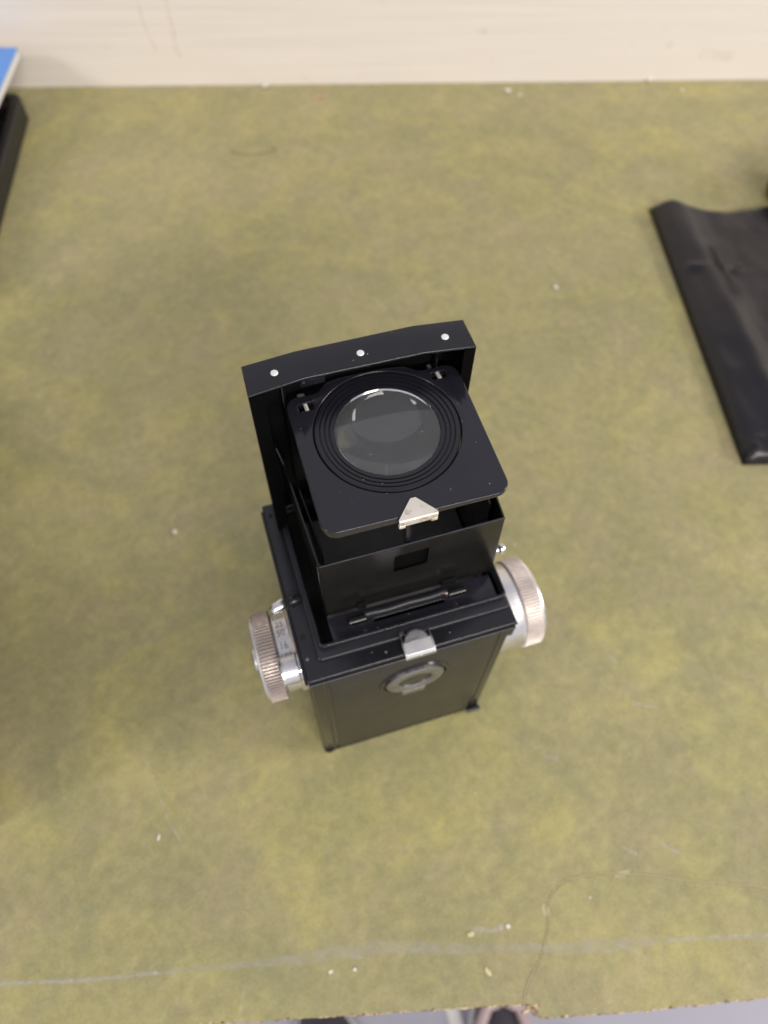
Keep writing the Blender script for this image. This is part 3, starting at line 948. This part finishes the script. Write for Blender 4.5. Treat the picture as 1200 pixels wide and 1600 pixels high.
# round black case beyond the pouch, mostly outside the picture
rc = thing('round_case', 'rounded black case at the right border beyond the leather pouch', 'case', (438, 284, TZ))
obj('case_body', lathe([(24, TZ + 0.1), (27, TZ + 3), (28, 14), (27, 27), (22, 32), (4, 33.5)], (438, 284, 0), 'Z', 48), M['pouch'], rc)
obj('case_seam', lathe([(28.0, 15), (28.9, 15.8), (28.0, 16.6)], (438, 284, 0), 'Z', 48), M['satin_black'], rc)

# ------------------------------------------------------------------ left: open black tray with a blue book on it
tray = thing('black_tray', 'open black tray with a raised rim standing by the wall at the left', 'tray', (-170, 450, TZ))
ux = Vector((-26, -116, 0)).normalized()     # along its right-hand edge, towards the viewer
uy = Vector((ux.y, -ux.x, 0))                # towards its left
if uy.x > 0:
    uy = -uy
O = Vector((-96.0, 541.0, 0))


def tp(a_, b_):
    q = O + ux * a_ + uy * b_
    return (q.x, q.y)


t = NT('worn_black_tray')
M['traymat'] = t.set(base=(0.012, 0.011, 0.011), rough=0.5, normal=t.bump(t.noise(300, 3), 0.3, 0.0003))


def tray_loop(i, r, L=215, Wd=170):
    pts = []
    base = rounded(i, L - i, i, Wd - i, max(0.8, r), 6)
    return [tp(x, y) for x, y in base]


obj('tray_wall', plate2d([tray_loop(0, 10), tray_loop(7, 5)], TZ + 0.1, 16.5, 1.6, 4), M['traymat'], tray)
obj('tray_floor', plate2d([tray_loop(6, 5)], TZ + 0.3, 3.0, 0.2), M['deep_black'], tray)
t = NT('brown_inner_lip')
M['brown'] = t.set(base=(0.045, 0.028, 0.022), rough=0.5)
obj('inner_lip', plate2d([tray_loop(6.6, 5), tray_loop(8.4, 4)], 9, 13.5, 0.3), M['brown'], tray)
obj('tray_insert', plate2d([tray_loop(22, 6)], 3.2, 31.5, 1.0), M['deep_black'], tray)

t = NT('blue_cover_card')
M['blue'] = t.set(base=t.mix(t.noise(40, 3), (0.085, 0.25, 0.66), (0.10, 0.28, 0.72)), rough=0.4)
t = NT('page_block')
M['pages'] = t.set(base=t.mix(t.noise(200, 2, 0.5, 0, t.scaled((0.1, 0.1, 8))), (0.72, 0.70, 0.69), (0.55, 0.54, 0.55)), rough=0.8)
book = thing('blue_book', 'blue covered book with pale page edges lying on the black tray', 'book', (-140, 510, 31.6))
e1 = Vector((-15.4, -50.0, 0)).normalized()
e2 = Vector((-0.9565, 0.2915, 0)).normalized()
B = Vector((-90.0, 560.0, 0))


def bp(i, L=150, Wd=110):
    return [(B + e1 * a_ + e2 * b_)[:2] for a_, b_ in ((i, i), (L - i, i), (L - i, Wd - i), (i, Wd - i))]


obj('cover', prism(bp(0), 37.0, 38.2, 0.2), M['blue'], book)
obj('page_block', prism(bp(0.3), 32.6, 36.95), M['pages'], book)
obj('back_cover', prism(bp(0), 31.7, 32.55, 0.2), M['pages'], book)

# ------------------------------------------------------------------ two added boxes, unseen past the left border, to shade the bench
t = NT('shade_box_fibre')
M['fibre'] = t.set(base=t.mix(t.noise(60, 4), (0.035, 0.030, 0.024), (0.055, 0.046, 0.036)), rough=0.7, normal=t.bump(t.noise(300, 3), 0.3, 0.0004))
for (x0, x1, y0, y1, h, lab) in ((-255, -139, 186, 270, 240, 'added dark box, unseen beyond the left border, shading the bench near the tray'), (-275, -147, 10, 150, 310, 'added dark box, unseen beyond the left border, shading the bench beside the camera')):
    bx = thing('shade_box', lab, 'box', ((x0 + x1) / 2, (y0 + y1) / 2, TZ), 'added shade boxes past the left border')
    obj('box_body', box(x0 + 1, x1 - 1, y0 + 1, y1 - 1, TZ + 0.1, h - 20.2, 1.5), M['fibre'], bx)
    obj('box_lid', box(x0, x1, y0, y1, h - 20, h, 1.5), M['fibre'], bx)

# ------------------------------------------------------------------ down on the floor: shoes and a pale strip
t = NT('dark_shoe_fabric')
M['shoe'] = t.set(base=t.mix(t.noise(40, 4), (0.035, 0.032, 0.045), (0.07, 0.065, 0.08)), rough=0.7)
t = NT('dusty_pink_patch')
M['pink'] = t.set(base=(0.42, 0.33, 0.34), rough=0.7)


def shoe(x, y, rot, label, patch):
    r0 = thing('shoe', label, 'shoe', (x, y, -750), 'shoes on the floor below the bench edge')

    def section(k, scale=1.0, dz=0.0):
        pass
    L = 290
    for nm, h0, h1, inset, m in (('sole', 0, 24, 0, M['pages']), ('upper', 22, 78, 3, M['shoe'])):
        bm = bmesh.new()
        rings = []
        N = 28
        lev = 8 if nm == 'upper' else 3
        for q in range(lev + 1):
            f_ = q / lev
            ring = []
            for k in range(N):
                a = 2 * math.pi * k / N
                yy = math.cos(a)
                w_ = (46 - 6 * (yy < 0) * abs(yy)) * math.sin(a)
                shrink = 1 - inset / 60 - (0.55 * f_ ** 2.2 if nm == 'upper' else 0)
                px, py = w_ * shrink, yy * L / 2 * (1 - (0.30 * f_ ** 1.6 if nm == 'upper' else 0)) - (24 * f_ if nm == 'upper' else 0)
                hz = h0 + (h1 - h0) * f_
                c_, s_ = math.cos(rot), math.sin(rot)
                ring.append(bm.verts.new((x + px * c_ - (py - L / 2) * s_, y + px * s_ + (py - L / 2) * c_, -750 + hz + 0.2)))
            rings.append(ring)
        for a_, b_ in zip(rings, rings[1:]):
            for k in range(N):
                bm.faces.new((a_[k], a_[(k + 1) % N], b_[(k + 1) % N], b_[k]))
        bm.faces.new(rings[0])
        bm.faces.new(rings[-1])
        obj(nm, bm, m, r0, 50)
    if patch:
        c_, s_ = math.cos(rot), math.sin(rot)
        pts = []
        for px, py, pz in ((-26, -44, 56), (-14, -26, 50), (6, -20, 48), (24, -30, 50), (30, -52, 55)):
            pts.append((x + px * c_ - py * s_, y + px * s_ + py * c_, -750 + pz + 4))
        obj('toe_overlay', tube(densify(pts, 6), 6.5, 8), M['pink'], r0)


shoe(-90, -108, R_(10), 'dark shoe below the front edge, left one, without a pink toe band', False)
shoe(130, -160, R_(-12), 'dark shoe below the front edge with a dusty pink band across its toe', True)
st = obj('floor_strip', box(66, 82, -900, 700, -749.9, -746, 1), M['pages'])
structure(st)
st['label'] = 'pale strip running along the floor between the shoes'
